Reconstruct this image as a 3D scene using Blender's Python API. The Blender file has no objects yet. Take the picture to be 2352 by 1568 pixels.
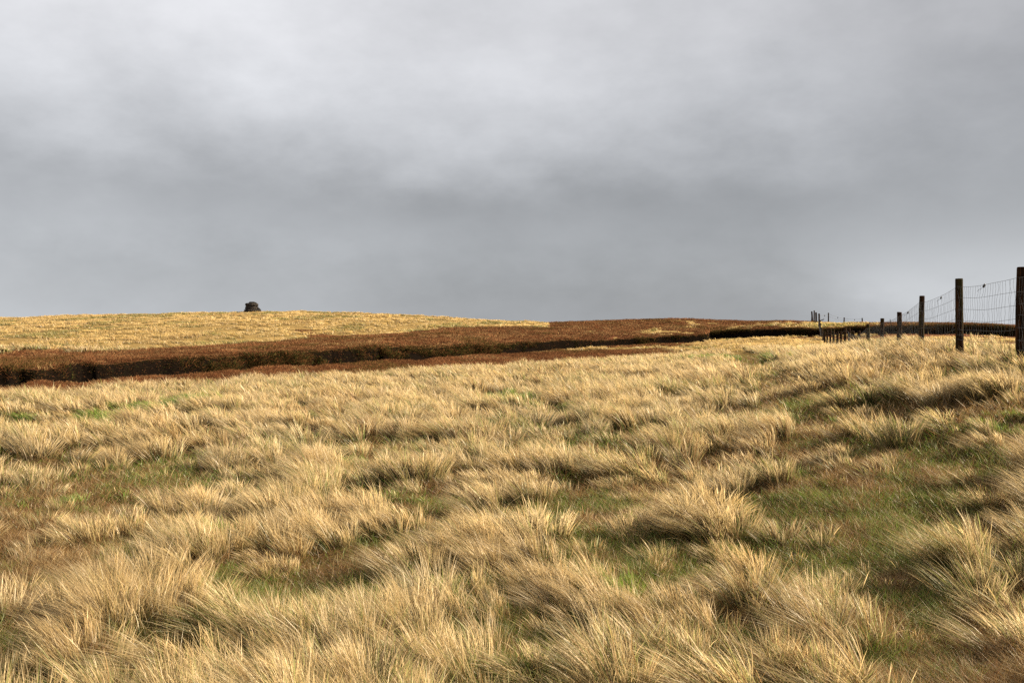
import bpy, math, random
import numpy as np
R = math.radians
random.seed(7)
RNG = np.random.default_rng(11)
sc = bpy.context.scene
C = sc.collection

# ------------------------------------------------------------------ camera
F = 2430.0          # focal length in pixels of the 2500 px wide photograph (35 mm lens)
EYE = 1.6
cam = bpy.data.cameras.new('camera')
cam.lens = 35.0; cam.sensor_width = 36.0
cam.clip_start = 0.1; cam.clip_end = 5000
camo = bpy.data.objects.new('camera', cam); C.objects.link(camo)
camo.location = (0, 0, EYE)
camo.rotation_euler = (R(90 - 0.79), 0, 0)
sc.camera = camo

# ------------------------------------------------------------------ light
SUN_AZ, SUN_EL = R(80), R(31)       # azimuth from +Y (into the picture) towards +X (right)
sun = bpy.data.lights.new('sun', 'SUN')
sun.energy = 5.0; sun.angle = R(0.8); sun.color = (1.0, 0.86, 0.65)
suno = bpy.data.objects.new('sun', sun); C.objects.link(suno)
suno.rotation_euler = (R(90) - SUN_EL, 0, math.pi - SUN_AZ)
# a SUN shines along its local -Z: tilt about X then spin so that it comes from azimuth SUN_AZ
from mathutils import Vector
sd = Vector((math.sin(SUN_AZ)*math.cos(SUN_EL), math.cos(SUN_AZ)*math.cos(SUN_EL), math.sin(SUN_EL)))
suno.rotation_euler = sd.to_track_quat('Z', 'Y').to_euler()

world = bpy.data.worlds.new('World'); sc.world = world; world.use_nodes = True
nt = world.node_tree; nt.nodes.clear(); N = nt.nodes; L = nt.links
def nd(t, tree=None, **kw):
    n = (tree or nt).nodes.new(t)
    for k, v in kw.items(): setattr(n, k, v)
    return n
def math_node(op, a=None, b=None, c=None, tree=None, clamp=False):
    t = tree or nt
    n = t.nodes.new('ShaderNodeMath'); n.operation = op; n.use_clamp = clamp
    for i, v in enumerate((a, b, c)):
        if v is None: continue
        if isinstance(v, (int, float)): n.inputs[i].default_value = v
        else: t.links.new(v, n.inputs[i])
    return n.outputs[0]
tc = nd('ShaderNodeTexCoord')
sep = nd('ShaderNodeSeparateXYZ'); L.new(tc.outputs['Generated'], sep.inputs[0])
X, Y, Z = sep.outputs
# cloud structure: noise on a cloud sheet seen in perspective
den = math_node('ADD', math_node('MAXIMUM', Z, 0.0), 0.30)
px = math_node('DIVIDE', X, den); py = math_node('DIVIDE', Y, den)
comb = nd('ShaderNodeMapping'); comb.inputs['Scale'].default_value = (1.0, 1.0, 1.9); comb.inputs['Rotation'].default_value = (0, R(6), 0)
L.new(tc.outputs['Generated'], comb.inputs[0])
n1 = nd('ShaderNodeTexNoise'); n1.inputs['Scale'].default_value = 3.6; n1.inputs['Detail'].default_value = 5.0
n1.inputs['Roughness'].default_value = 0.45; n1.inputs['Distortion'].default_value = 0.3
L.new(comb.outputs[0], n1.inputs['Vector'])
n2 = nd('ShaderNodeTexNoise'); n2.inputs['Scale'].default_value = 9.0; n2.inputs['Detail'].default_value = 5.0
n2.inputs['Roughness'].default_value = 0.58
L.new(comb.outputs[0], n2.inputs['Vector'])
c1 = math_node('SUBTRACT', n1.outputs[0], 0.5); c2 = math_node('SUBTRACT', n2.outputs[0], 0.5)
# elevation (tangent) warped by the noise, azimuth
hor = math_node('SQRT', math_node('ADD', math_node('MULTIPLY', X, X), math_node('MULTIPLY', Y, Y)))
el = math_node('DIVIDE', Z, hor)
elw = math_node('ADD', el, math_node('MULTIPLY', c1, 0.10))
elw = math_node('ADD', elw, math_node('MULTIPLY', c2, 0.045))
az = math_node('ARCTAN2', X, Y)
azw = math_node('ADD', az, math_node('MULTIPLY', c1, 0.35))
def lin(v):
    v /= 255.0
    return v/12.92 if v <= 0.04045 else ((v+0.055)/1.055)**2.4
# cloud brightness by elevation (stops run from the skyline upwards) at five compass bearings
ROWS = [800, 740, 650, 570, 490, 400, 270, 130, 0, -500, -1500]
COLS = {-0.48: [192, 188, 176, 184, 172, 192, 206, 213, 215, 205, 200],
        -0.26: [184, 180, 170, 180, 162, 182, 208, 220, 222, 210, 200],
        -0.02: [164, 158, 163, 162, 152, 174, 200, 208, 206, 205, 200],
         0.22: [158, 153, 157, 160, 149, 166, 192, 197, 191, 200, 200],
         0.47: [192, 190, 194, 170, 160, 160, 164, 170, 172, 190, 200]}
prev = None; prev_az = None
for a, vals in COLS.items():
    m = nd('ShaderNodeMapRange'); m.inputs['From Min'].default_value = 0.0; m.inputs['From Max'].default_value = 1.0
    cr = nd('ShaderNodeValToRGB'); e = cr.color_ramp; e.interpolation = 'B_SPLINE'
    while len(e.elements) < len(vals): e.elements.new(0.5)
    for i, (row, v) in enumerate(zip(ROWS, vals)):
        e.elements[i].position = (800-row)/F
        g = lin(v); e.elements[i].color = (g, g, g, 1)
    L.new(elw, cr.inputs[0])
    if prev is None: prev, prev_az = cr.outputs[0], a
    else:
        mr = nd('ShaderNodeMapRange'); mr.interpolation_type = 'SMOOTHSTEP'
        mr.inputs['From Min'].default_value = prev_az; mr.inputs['From Max'].default_value = a
        L.new(azw, mr.inputs['Value'])
        mx = nd('ShaderNodeMix', data_type='RGBA'); L.new(mr.outputs[0], mx.inputs[0])
        L.new(prev, mx.inputs[6]); L.new(cr.outputs[0], mx.inputs[7])
        prev, prev_az = mx.outputs[2], a
nmod = math_node('ADD', 1.0, math_node('ADD', math_node('MULTIPLY', c1, 0.34), math_node('MULTIPLY', c2, 0.42)))
tint = nd('ShaderNodeValToRGB')
tint.color_ramp.elements[0].position = 0.0; tint.color_ramp.elements[0].color = (0.945, 0.99, 1.05, 1)
tint.color_ramp.elements[1].position = 0.30; tint.color_ramp.elements[1].color = (0.985, 0.992, 1.03, 1)
L.new(elw, tint.inputs[0])
m1 = nd('ShaderNodeMix', data_type='RGBA', blend_type='MULTIPLY'); m1.inputs[0].default_value = 1
L.new(prev, m1.inputs[6]); L.new(tint.outputs[0], m1.inputs[7])
vm = nd('ShaderNodeVectorMath', operation='SCALE'); L.new(m1.outputs[2], vm.inputs[0]); L.new(nmod, vm.inputs['Scale'])
CLOUD_GAIN = 0.49
vm2 = nd('ShaderNodeVectorMath', operation='SCALE'); L.new(vm.outputs[0], vm2.inputs[0]); vm2.inputs['Scale'].default_value = CLOUD_GAIN
bgc = nd('ShaderNodeBackground'); L.new(vm2.outputs[0], bgc.inputs[0]); bgc.inputs[1].default_value = 1.0
sky = nd('ShaderNodeTexSky', sky_type='NISHITA'); sky.sun_disc = False
sky.sun_elevation = SUN_EL; sky.sun_rotation = SUN_AZ
bgs = nd('ShaderNodeBackground'); L.new(sky.outputs[0], bgs.inputs[0]); bgs.inputs[1].default_value = 0.08
mixs = nd('ShaderNodeMixShader'); mixs.inputs[0].default_value = 0.97     # almost closed cloud cover
L.new(bgs.outputs[0], mixs.inputs[1]); L.new(bgc.outputs[0], mixs.inputs[2])
out = nd('ShaderNodeOutputWorld'); L.new(mixs.outputs[0], out.inputs[0])

sc.view_settings.view_transform = 'Standard'; sc.view_settings.look = 'None'
sc.view_settings.gamma = 1.0; sc.view_settings.use_curve_mapping = False
sc.view_settings.exposure = 1.16
sc.cycles.max_bounces = 5; sc.cycles.diffuse_bounces = 3; sc.cycles.transmission_bounces = 3
sc.cycles.use_denoising = False

# ------------------------------------------------------------------ noise
def _hash(ix, iy, seed):
    h = (ix.astype(np.int64)*374761393 + iy.astype(np.int64)*668265263 + seed*1442695041) & 0xffffffff
    h = ((h ^ (h >> 13))*1274126177) & 0xffffffff
    h = h ^ (h >> 16)
    return (h & 0xffff)/65535.0
def vnoise(x, y, seed=0):
    x = np.asarray(x, float); y = np.asarray(y, float)
    ix = np.floor(x); iy = np.floor(y); fx = x-ix; fy = y-iy
    fx = fx*fx*(3-2*fx); fy = fy*fy*(3-2*fy)
    a = _hash(ix, iy, seed); b = _hash(ix+1, iy, seed); c = _hash(ix, iy+1, seed); d = _hash(ix+1, iy+1, seed)
    return (a*(1-fx)+b*fx)*(1-fy)+(c*(1-fx)+d*fx)*fy
def fbm(x, y, seed=0, o=3):
    s = 0; a = 0.5; n = 0
    for i in range(o):
        s = s + a*vnoise(x*2**i, y*2**i, seed+i*17); n += a; a *= 0.5
    return s/n          # 0..1
def sstep(a, b, x):
    t = np.clip((x-a)/(b-a), 0, 1); return t*t*(3-2*t)

# ------------------------------------------------------------------ terrain
# Survey of the moor: along bearings u (pixel column / tangent scale) the distance and height of
# the foreground, the grass edge B, the near gully rim, the gully floor, the peat bank top T,
# the heather edge H and the skyline S.
U = [-600, 0, 500, 900, 1250, 1500, 1722, 1732, 1850, 2000, 2060, 2118, 2194, 2250, 2343, 2500, 3100]
def row(*v): return np.array(v, float)
Z4  = row(-1.58,-1.60,-1.60,-1.60,-1.60,-1.58,-1.56,-1.56,-1.54,-1.52,-1.52,-1.50,-1.50,-1.50,-1.48,-1.46,-1.40)
Z12 = row(-1.66,-1.64,-1.62,-1.60,-1.55,-1.46,-1.34,-1.34,-1.20,-1.05,-0.98,-0.91,-0.82,-0.76,-0.66,-0.50,-0.40)
Z18 = row(-1.70,-1.68,-1.68,-1.68,-1.62,-1.46,-1.24,-1.24,-1.05,-0.83,-0.74,-0.66,-0.56,-0.49,-0.45,-0.56,-0.66)
Z25 = row(-1.88,-1.86,-1.88,-1.86,-1.78,-1.58,-1.28,-1.28,-1.08,-0.94,-0.88,-0.72,-0.52,-0.54,-0.72,-0.85,-0.95)
DC  = row(26.4, 26.4,   30,   34,   39,   42,   42,   42,   42,   42,   41,   33,   33,   33,   33,   33,   33)
ZC  = row(-2.05,-2.04,-2.04,-2.02,-1.92,-1.76,-1.42,-1.40,-1.22,-1.14,-1.10,-0.72,-0.66,-0.80,-0.92,-1.05,-1.1)
DB  = row(28,   28,   36,   45,   52,   60,   60,   60,   60,   60,   60,   60,   60,   60,   60,   60,   60)
ZB  = row(-2.12,-2.12,-2.10,-2.20,-2.14,-2.04,-1.80,-1.62,-1.42,-1.40,-1.40,-1.36,-1.30,-1.26,-1.24,-1.28,-1.3)
DR  = row(30,   32,   42,   56,   72,   85,   92,  102,   99,   95,   94,   93,   92,   90,   88,   82,   78)
ZR  = row(-1.98,-1.96,-1.86,-1.94,-1.92,-1.50,-1.34,-1.26,-1.08,-0.84,-0.76,-0.66,-0.62,-0.60,-0.62,-0.72,-0.8)
GAP = row(6,      6,    7,    7,    7,    6,    4,    5,    5,    4,    4,    3,    3,    3,    3,    3,    3)
DEP = row(1.1,  1.1,  1.1,  0.9,  0.9,  0.8,  0.6,  0.12, 0.10, 0.05, 0.05, 0.05, 0.05, 0.05, 0.05, 0.05, 0.05)
DT  = DR + GAP
ZT  = row(-1.55,-1.55,-1.46,-1.36,-1.22,-1.06,-0.60,-0.42,-0.18,-0.08, 0.02, 0.10, 0.20, 0.24, 0.30, 0.05,-0.1)
DH  = row(50,     52,   70,  100,  128,  108,  110,  115,  112,  110,  106,  104,  101,  100,   98,   91,   88)
ZH  = row(-1.5, -1.65,-1.27,-0.70, 0.28,-0.02, 0.12, 0.20, 0.32, 0.42, 0.45, 0.45, 0.43, 0.42, 0.44, 0.10, 0.0)
US  = [-600, 0, 230, 600, 760, 900, 1060, 1200, 1330, 1345, 1392, 1500, 1635, 1778, 1970, 2004, 2054, 2107, 2200, 2307, 2383, 2483, 3100]
YS  = row(784, 775, 767.5, 760, 759, 762.5, 770.5, 779, 785, 785.5, 781, 778, 773.5, 779, 783, 784, 789, 787.5, 786, 788.5, 788, 797, 802)
DS  = row(150, 150, 150, 150, 150, 150, 150, 150, 150, 140, 135, 130, 125, 126, 128, 128, 128, 125, 117, 108, 104, 99, 96)
ZS  = (800-YS)/F*DS - 0.16
def nodes(u):
    u = np.asarray(u, float)
    g = lambda a: np.interp(u, U, a)
    wr = (fbm(u/85.0, u*0+3.3, 5, 4)-0.5)          # irregular rim
    wt = (fbm(u/95.0, u*0+7.7, 9, 4)-0.5)
    wb = (fbm(u/90.0, u*0+1.7, 19, 3)-0.5)
    k = np.interp(u, [1700, 1760], [1.0, 0.55])
    dB, dR, dT, dH = g(DB)+wb*4, g(DR)+wr*2.2*k, g(DT)+wt*3.0*k, g(DH)
    dS = np.interp(u, US, DS); zS = np.interp(u, US, ZS) + (fbm(u/70.0, u*0+.5, 29, 3)-0.5)*0.10
    zT = g(ZT)+wt*0.34; zR = g(ZR)+wr*0.34
    dep = g(DEP)
    sw = (0.25 + np.interp(u, [430, 560, 1000, 1350, 1500], [0, 3.2, 2.6, 1.6, .4]))*sstep(.30, .68, fbm(u/48.0, u*0+5.1, 23, 3)) + .15
    o = np.zeros_like(u)
    D = [o, o+4.5, o+12.5, o+18, o+25, g(DC), dB, dR, dR+0.7, dT-0.8-sw, dT-0.25-sw*.12, dT, (dT*2+dH)/3, dH,
         dH+(dS-dH)*0.5, dS, dS*1.25, dS*0+420, dS*0+1600]
    zM = zT+(g(ZH)-zT)*0.40 + 0.04
    Zz = [o-1.56, g(Z4), g(Z12), g(Z18), g(Z25), g(ZC), g(ZB), zR, zR-dep*0.9, zR-dep, zT-0.10-sw*.08, zT, zM, g(ZH),
          g(ZH)+(zS-g(ZH))*0.56, zS, zS-1.1, o-14, o-60]
    D = np.stack(D); Zz = np.stack(Zz)
    D = np.maximum.accumulate(D+np.arange(len(D))[:, None]*1e-3, axis=0)
    return D, Zz + EYE
SEG = [10, 60, 28, 24, 10, 12, 16, 6, 10, 8, 4, 10, 24, 18, 18, 4, 8, 6]     # mesh rows between the nodes

# raised grass mounds (a raster the ground and the blades share)
MX0, MX1, MY0, MY1, MC = -34.0, 40.0, 0.0, 64.0, 0.06
MH = np.zeros((int((MY1-MY0)/MC)+1, int((MX1-MX0)/MC)+1), np.float32)
def add_mounds(cx, cy, r, h):
    for x, y, rr, hh in zip(cx, cy, r, h):
        k = int(rr*2.2/MC)+1
        i = int((y-MY0)/MC); j = int((x-MX0)/MC)
        i0, i1, j0, j1 = max(i-k, 0), min(i+k+1, MH.shape[0]), max(j-k, 0), min(j+k+1, MH.shape[1])
        if i0 >= i1 or j0 >= j1: continue
        yy = (np.arange(i0, i1)*MC+MY0-y)[:, None]; xx = (np.arange(j0, j1)*MC+MX0-x)[None, :]
        g = hh*np.exp(-(xx*xx+yy*yy)/(rr*rr)*1.2)
        MH[i0:i1, j0:j1] = np.maximum(MH[i0:i1, j0:j1], g)
def mound(x, y):
    fx = np.clip((x-MX0)/MC, 0, MH.shape[1]-2); fy = np.clip((y-MY0)/MC, 0, MH.shape[0]-2)
    ix = fx.astype(int); iy = fy.astype(int); tx = fx-ix; ty = fy-iy
    v = (MH[iy, ix]*(1-tx)+MH[iy, ix+1]*tx)*(1-ty)+(MH[iy+1, ix]*(1-tx)+MH[iy+1, ix+1]*tx)*ty
    ok = (x > MX0) & (x < MX1) & (y > MY0) & (y < MY1)
    return np.where(ok, v, 0)
def bearing(x, y):
    a = np.arctan2(x, np.maximum(y, 1e-6))
    a = np.where(y <= 0, np.sign(x)*R(62), a)
    return 1250 + F*np.tan(np.clip(a, -R(60), R(60)))
def rough(x, y, d):
    a = np.interp(d, [0, 6, 20, 60, 150], [0.0, 0.05, 0.09, 0.10, 0.26])
    return a*(fbm(x/2.3, y/2.3, 41, 3)-0.5) + np.interp(d, [0, 20, 40, 110, 150], [0.0, 0.0, 0.12, 0.12, 0.22])*(fbm(x/9.0, y/9.0, 43, 2)-0.5)
def gauge(x, y):
    """bearing, distance along +Y, node tables"""
    u = bearing(x, y)
    D, Zz = nodes(u)
    return u, D, Zz
def ground_z(x, y, with_mound=True):
    x = np.atleast_1d(np.asarray(x, float)); y = np.atleast_1d(np.asarray(y, float))
    u, D, Zz = gauge(x, y)
    d = np.maximum(y, 0)
    z = Zz[0].copy()
    for k in range(len(D)-1):
        t = (d-D[k])/(D[k+1]-D[k])
        m = (t >= 0)
        z = np.where(m, Zz[k]+(Zz[k+1]-Zz[k])*np.clip(t, 0, 1), z)
    z = z + rough(x, y, d)
    if with_mound: z = z + mound(x, y)
    return z
def zone(x, y):
    """0 pale grass, 1 rust heather, 2 bare peat; plus distances"""
    u, D, Zz = gauge(x, y)
    j = (fbm(x/1.6, y/1.6, 61, 3)-0.5)
    jf = (fbm(x/7.0, y/14.0, 67, 3)-0.5)
    dB, dR, dT, dH, dS = D[6], D[7], D[11], D[13], D[15]
    z = np.zeros(x.shape, int)
    nr = (y > dB+j*2.0) & (y <= dR)                                  # strip in front of the gully
    left = u < 1680 + 260*j + 200*jf
    z[nr & left] = 1
    z[nr & ~left & (jf > 0.10)] = 1
    z[nr & (u > 1380) & (y > 76+j*5) & (y < 80+j*5)] = 0
    pk = (y > dR) & (y < dT-0.05)
    z[pk] = 2
    fb = (y >= dT-0.05)
    z[fb & ((y < dH + jf*34 + j*6) | (u > 1338))] = 1
    yel = fb & (u > 1338) & ((jf + j*0.5 > 0.30 - np.interp(u, [1500, 1700, 1950, 2020, 2100, 2300], [0.0, .08, .22, .60, .20, .0])) & (y > dT+1.0))
    z[yel] = 0
    return z, u, D
def at(u, y_px, hint=0.0):
    """the ground point seen along a bearing at a given drop below eye level"""
    ds = np.linspace(3.0, 100, 2500)
    xs = (u-1250)/F*ds
    gz = ground_z(xs, ds, False) + hint
    ray = EYE + (800-y_px)/F*ds
    i = int(np.argmax(ray <= gz))
    return xs[i], ds[i]

# ------------------------------------------------------------------ grass density: where the long grass opens
S = 2500/2352
GAPS = [(60,1190,230,45,1), (330,1105,170,34,1), (50,1360,150,140,1), (20,1500,60,80,.8), (620,1320,120,36,.8), (560,1345,60,30,1), (980,1152,120,26,1),
        (1330,1165,160,26,.9), (1480,1290,150,65,1), (1560,1390,110,40,.6), (1240,1475,110,45,.8), (1330,1232,90,28,.8),
        (1500,1110,90,25,.5), (2110,1480,40,80,.7), (2080,1560,130,50,.95), (2110,1090,90,25,.8),
        (600,1020,70,12,.8), (700,950,40,8,.6), (2290,950,110,20,.45), (2260,1010,80,16,.4),
        (640,1125,70,26,.8), (210,1390,60,40,.5), (1960,1060,120,35,1), (1900,1150,90,40,.8), (1880,960,60,14,.8), (1400,1215,60,30,.7), (1300,1010,60,12,.6), (880,1040,60,10,.4)]
_PATH = [(2300,1640),(2230,1560),(2180,1470),(2120,1350),(2070,1230),(2020,1130),(1975,1050),(1925,985),(1880,935),(1845,900),(1820,872),(1800,858)]
PP = np.array([at(a, b, 0.0) for a, b in _PATH])
PP = np.vstack([PP[0]+(PP[0]-PP[1])/np.hypot(*(PP[0]-PP[1]))*1.6, PP])
PW = np.interp(PP[:, 1], [3, 6, 12, 20, 45], [0.30, 0.29, 0.34, 0.46, 0.70])
GP = []
for cx, cy, rx, ry, w in GAPS:
    x0, d0 = at(cx*S, cy*S, 0.0)
    xa, da = at(cx*S, (cy-ry)*S, 0.0); xb, db = at(cx*S, min((cy+ry)*S, 1700), 0.0)
    db *= 0.86
    GP.append((x0, (da+db)/2, rx*S/F*d0*1.05, max((da-db)/2, 0.22+.022*d0), w))
def openness(x, y):
    """1 = short turf, 0 = full tussocks"""
    g = np.zeros(x.shape)
    jx = x + (fbm(x/0.7, y/0.7, 71, 3)-0.5)*0.6; jy = y + (fbm(x/0.7, y/0.7, 73, 3)-0.5)*0.9
    for cx, cy, rx, ry, w in GP:
        r = ((jx-cx)/rx)**2+((jy-cy)/ry)**2
        g = np.maximum(g, w*(1-sstep(0.6, 1.25, r)))
    dist = np.full(x.shape, 9.0)
    for k in range(len(PP)-1):
        a, b = PP[k], PP[k+1]; ab = b-a
        t = np.clip(((jx-a[0])*ab[0]+(jy-a[1])*ab[1])/(ab@ab), 0, 1)
        w = PW[k]+(PW[k+1]-PW[k])*t
        dist = np.minimum(dist, np.hypot(jx-a[0]-t*ab[0], jy-a[1]-t*ab[1])/w)
    g = np.maximum(g, 0.93*(1-sstep(0.7, 1.35, dist)))
    return g

# moss-green clumps among the straw
GREENS = [(1165,918,60,12), (1185,912,40,8), (325,942,58,16), (430,926,34,9), (1290,936,55,13), (1130,972,28,9), (5,958,34,12), (705,955,30,10), (820,1045,50,14), (960,1150,110,22),
          (330,1105,150,24), (1680,822,55,9), (1880,955,45,16), (2260,940,90,16), (2300,960,60,20), (60,1130,90,14), (1490,1165,60,14), (1020,1330,50,16), (480,1240,40,16), (2120,1160,70,16), (880,1310,50,20), (1400,1350,50,20)]
GG = []
for cx, cy, rx, ry in GREENS:
    x0, d0 = at(cx*S, cy*S, .14); xa, da = at(cx*S, (cy-ry)*S, .14); xb, db = at(cx*S, (cy+ry)*S, .14)
    GG.append((x0, d0, rx*S/F*d0*1.25, max((da-db)/2, .25)*1.2))
def greenness(x, y):
    g = np.zeros(x.shape)
    jx = x+(fbm(x/.5, y/.5, 75, 2)-.5)*.5; jy = y+(fbm(x/.6, y/.9, 77, 2)-.5)*.8
    for cx, cy, rx, ry in GG:
        g = np.maximum(g, 1-sstep(.5, 1.3, ((jx-cx)/rx)**2+((jy-cy)/ry)**2))
    return g

def wind(x, y):
    """unit vector the blades lean towards: mostly left and a little away, swirling"""
    a = R(168) - (fbm(x/5.0, y/5.0, 81, 2)-0.5)*R(110) - (vnoise(x/0.8, y/0.8, 83)-0.5)*R(60)
    return np.stack([np.cos(a), np.sin(a), np.zeros_like(a)], -1)

# tussocks of the pale grass
def lattice(cell, d0, d1, ulo=-330, uhi=2830, seed=1):
    rng = np.random.default_rng(seed)
    x0, x1 = (ulo-1250)/F*d1, (uhi-1250)/F*d1
    gx = np.arange(x0, x1, cell); gy = np.arange(d0, d1, cell)
    x, y = np.meshgrid(gx, gy); x = x.ravel(); y = y.ravel()
    x = x + rng.uniform(-.5, .5, x.size)*cell; y = y + rng.uniform(-.5, .5, y.size)*cell
    u = 1250+F*x/np.maximum(y, .1)
    k = (u > ulo-120*4/np.maximum(y, 1)) & (u < uhi+120*4/np.maximum(y, 1)) & (y > d0) & (y < d1)
    return x[k], y[k]
TUS = []        # x, y, radius, height scale, kind(openness)
for cell, d0, d1, sd_ in ((0.25, 2.4, 11, 1), (0.32, 11, 24, 3), (0.42, 24, 62, 2)):
    x, y = lattice(cell, d0, d1, seed=sd_)
    z, u, D = zone(x, y)
    op = openness(x, y)
    thin = 0.95*(1-.4*sstep(10, 26, y))*sstep(.48, .57, fbm(x/.62, y/.85, 95, 3))
    keep = (z == 0) & (RNG.uniform(size=x.size) > np.maximum(op*1.1, thin))
    big = fbm(x/0.7, y/0.7, 91, 3)
    near = np.interp(y, [6, 20], [.66, 1.0])
    rr = RNG.uniform(0.09, 0.20, x.size)*(0.6+big*0.9)*near
    hs = np.clip(0.45+1.15*sstep(0.25, 0.75, big)+RNG.normal(0, .22, x.size), 0.35, 1.6)*(1-0.45*op)
    hs = hs*(1-.22*sstep(2060, 2160, u)*sstep(8, 14, y)); rr = rr*(1-.2*sstep(2060, 2160, u)*sstep(8, 14, y))
    TUS.append(np.stack([x, y, rr, hs], -1)[keep])
x, y = lattice(.17, 2.4, 26, seed=4)
z, u, D = zone(x, y); op = openness(x, y)
keep = (z == 0) & (op > .3) & (RNG.uniform(size=x.size) < .55*sstep(.38, .56, fbm(x/.6, y/.6, 97, 3)))
TUS.append(np.stack([x, y, RNG.uniform(.04, .12, x.size), RNG.uniform(.0, .70, x.size)], -1)[keep])
TUS = np.concatenate(TUS)
# the biggest tufts of the foreground, where they stand: column, row of the base, radius, height
for cx, cy, r, h in [(330,1450,.30,1.45),(420,1430,.30,1.4),(250,1490,.26,1.3),(510,1470,.28,1.35),(180,1545,.25,1.2),(600,1500,.26,1.2),(120,1440,.2,1.0),
                     (1500,1560,.28,1.35),(1590,1570,.2,1.1),(1745,1590,.28,1.5),(1810,1600,.25,1.35),(1540,1460,.25,1.3),(1600,1440,.2,1.15),(1400,1410,.17,1.1),
                     (1180,1590,.26,1.2),(1040,1600,.28,1.3),(930,1560,.25,1.2),(760,1480,.24,1.1),(700,1640,.3,1.2),(820,1640,.3,1.3),(2340,1540,.28,1.4),(2310,1450,.2,1.1),
                     (180,1260,.30,1.1),(280,1245,.25,1.1),(690,1235,.35,1.35),(760,1270,.3,1.3),(860,1225,.3,1.1),(640,1180,.3,1.3),(1010,1300,.3,1.2),(940,1330,.3,1.2),
                     (1100,1250,.3,1.1),(1510,1235,.25,.95),(1430,1250,.2,.9),(1790,1255,.22,.9),(1690,1380,.22,1.1),(1770,1410,.2,.9),(480,1310,.14,.9),(1320,1405,.22,.95),(1230,1380,.22,1.0)]:
    x, y = at(cx*S, cy*S)
    TUS = np.concatenate([TUS, [[x, y, r*(.62 if cx < 1600 else .5), h*(.92 if cx < 1600 else .75)]]])
add_mounds(TUS[:, 0], TUS[:, 1], TUS[:, 2]*1.25, 0.10*TUS[:, 3]*np.interp(TUS[:, 1], [6, 20], [.75, 1]))

# ------------------------------------------------------------------ helpers
def mesh_from(name, verts, faces_flat, face_sizes, mats=(), smooth=None):
    me = bpy.data.meshes.new(name)
    me.vertices.add(len(verts)); me.vertices.foreach_set('co', np.asarray(verts, np.float32).ravel())
    fs = np.asarray(face_sizes, np.int32)
    me.loops.add(len(faces_flat)); me.loops.foreach_set('vertex_index', np.asarray(faces_flat, np.int32))
    me.polygons.add(len(fs)); st = np.zeros(len(fs), np.int32); st[1:] = np.cumsum(fs)[:-1]
    me.polygons.foreach_set('loop_start', st)
    if smooth is not None: me.polygons.foreach_set('use_smooth', np.full(len(fs), smooth, bool))
    me.update(calc_edges=True)
    for m in mats: me.materials.append(m)
    return me
def obj(name, me, parent=None):
    o = bpy.data.objects.new(name, me); C.objects.link(o)
    if parent is not None: o.parent = parent
    return o
def tag(o, label=None, cat=None, group=None, kind=None):
    if label: o['label'] = label
    if cat: o['category'] = cat
    if group: o['group'] = group
    if kind: o['kind'] = kind
    return o
def empty(name, loc):
    o = bpy.data.objects.new(name, None); C.objects.link(o); o.location = loc; o.empty_display_size = .2
    return o

# ------------------------------------------------------------------ materials
def mat(name):
    m = bpy.data.materials.new(name); m.use_nodes = True; t = m.node_tree; t.nodes.clear()
    return m, t
def blade_mat(name, trans=0.35, gloss=.035):
    m, t = mat(name)
    a = nd('ShaderNodeAttribute', t, attribute_name='col')
    dif = nd('ShaderNodeBsdfDiffuse', t); tr = nd('ShaderNodeBsdfTranslucent', t)
    mx = nd('ShaderNodeMixShader', t); mx.inputs[0].default_value = trans
    # thin curved blades: shade with the blade's rounded direction rather than one flat facet
    g_ = nd('ShaderNodeNewGeometry', t); na = nd('ShaderNodeAttribute', t, attribute_name='nrm')
    v1 = nd('ShaderNodeVectorMath', t, operation='SCALE'); t.links.new(g_.outputs['Normal'], v1.inputs[0]); v1.inputs['Scale'].default_value = 0.45
    v2 = nd('ShaderNodeVectorMath', t, operation='ADD'); t.links.new(v1.outputs[0], v2.inputs[0]); t.links.new(na.outputs['Vector'], v2.inputs[1])
    v3 = nd('ShaderNodeVectorMath', t, operation='NORMALIZE'); t.links.new(v2.outputs[0], v3.inputs[0])
    t.links.new(v3.outputs[0], dif.inputs['Normal'])
    gl = nd('ShaderNodeBsdfGlossy', t); gl.inputs['Roughness'].default_value = 0.45; gl.inputs['Color'].default_value = (1, .95, .85, 1)
    mg = nd('ShaderNodeMixShader', t); mg.inputs[0].default_value = gloss
    t.links.new(a.outputs['Color'], dif.inputs[0]); t.links.new(a.outputs['Color'], tr.inputs[0])
    t.links.new(dif.outputs[0], mx.inputs[1]); t.links.new(tr.outputs[0], mx.inputs[2])
    t.links.new(mx.outputs[0], mg.inputs[1]); t.links.new(gl.outputs[0], mg.inputs[2])
    o = nd('ShaderNodeOutputMaterial', t); t.links.new(mg.outputs[0], o.inputs[0])
    return m
M_GRASS = blade_mat('dry_grass_blades', 0.44)
M_TURF = blade_mat('short_turf_blades', 0.35)
M_HEATH = blade_mat('heather_sprigs', 0.15, 0.0)

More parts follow.
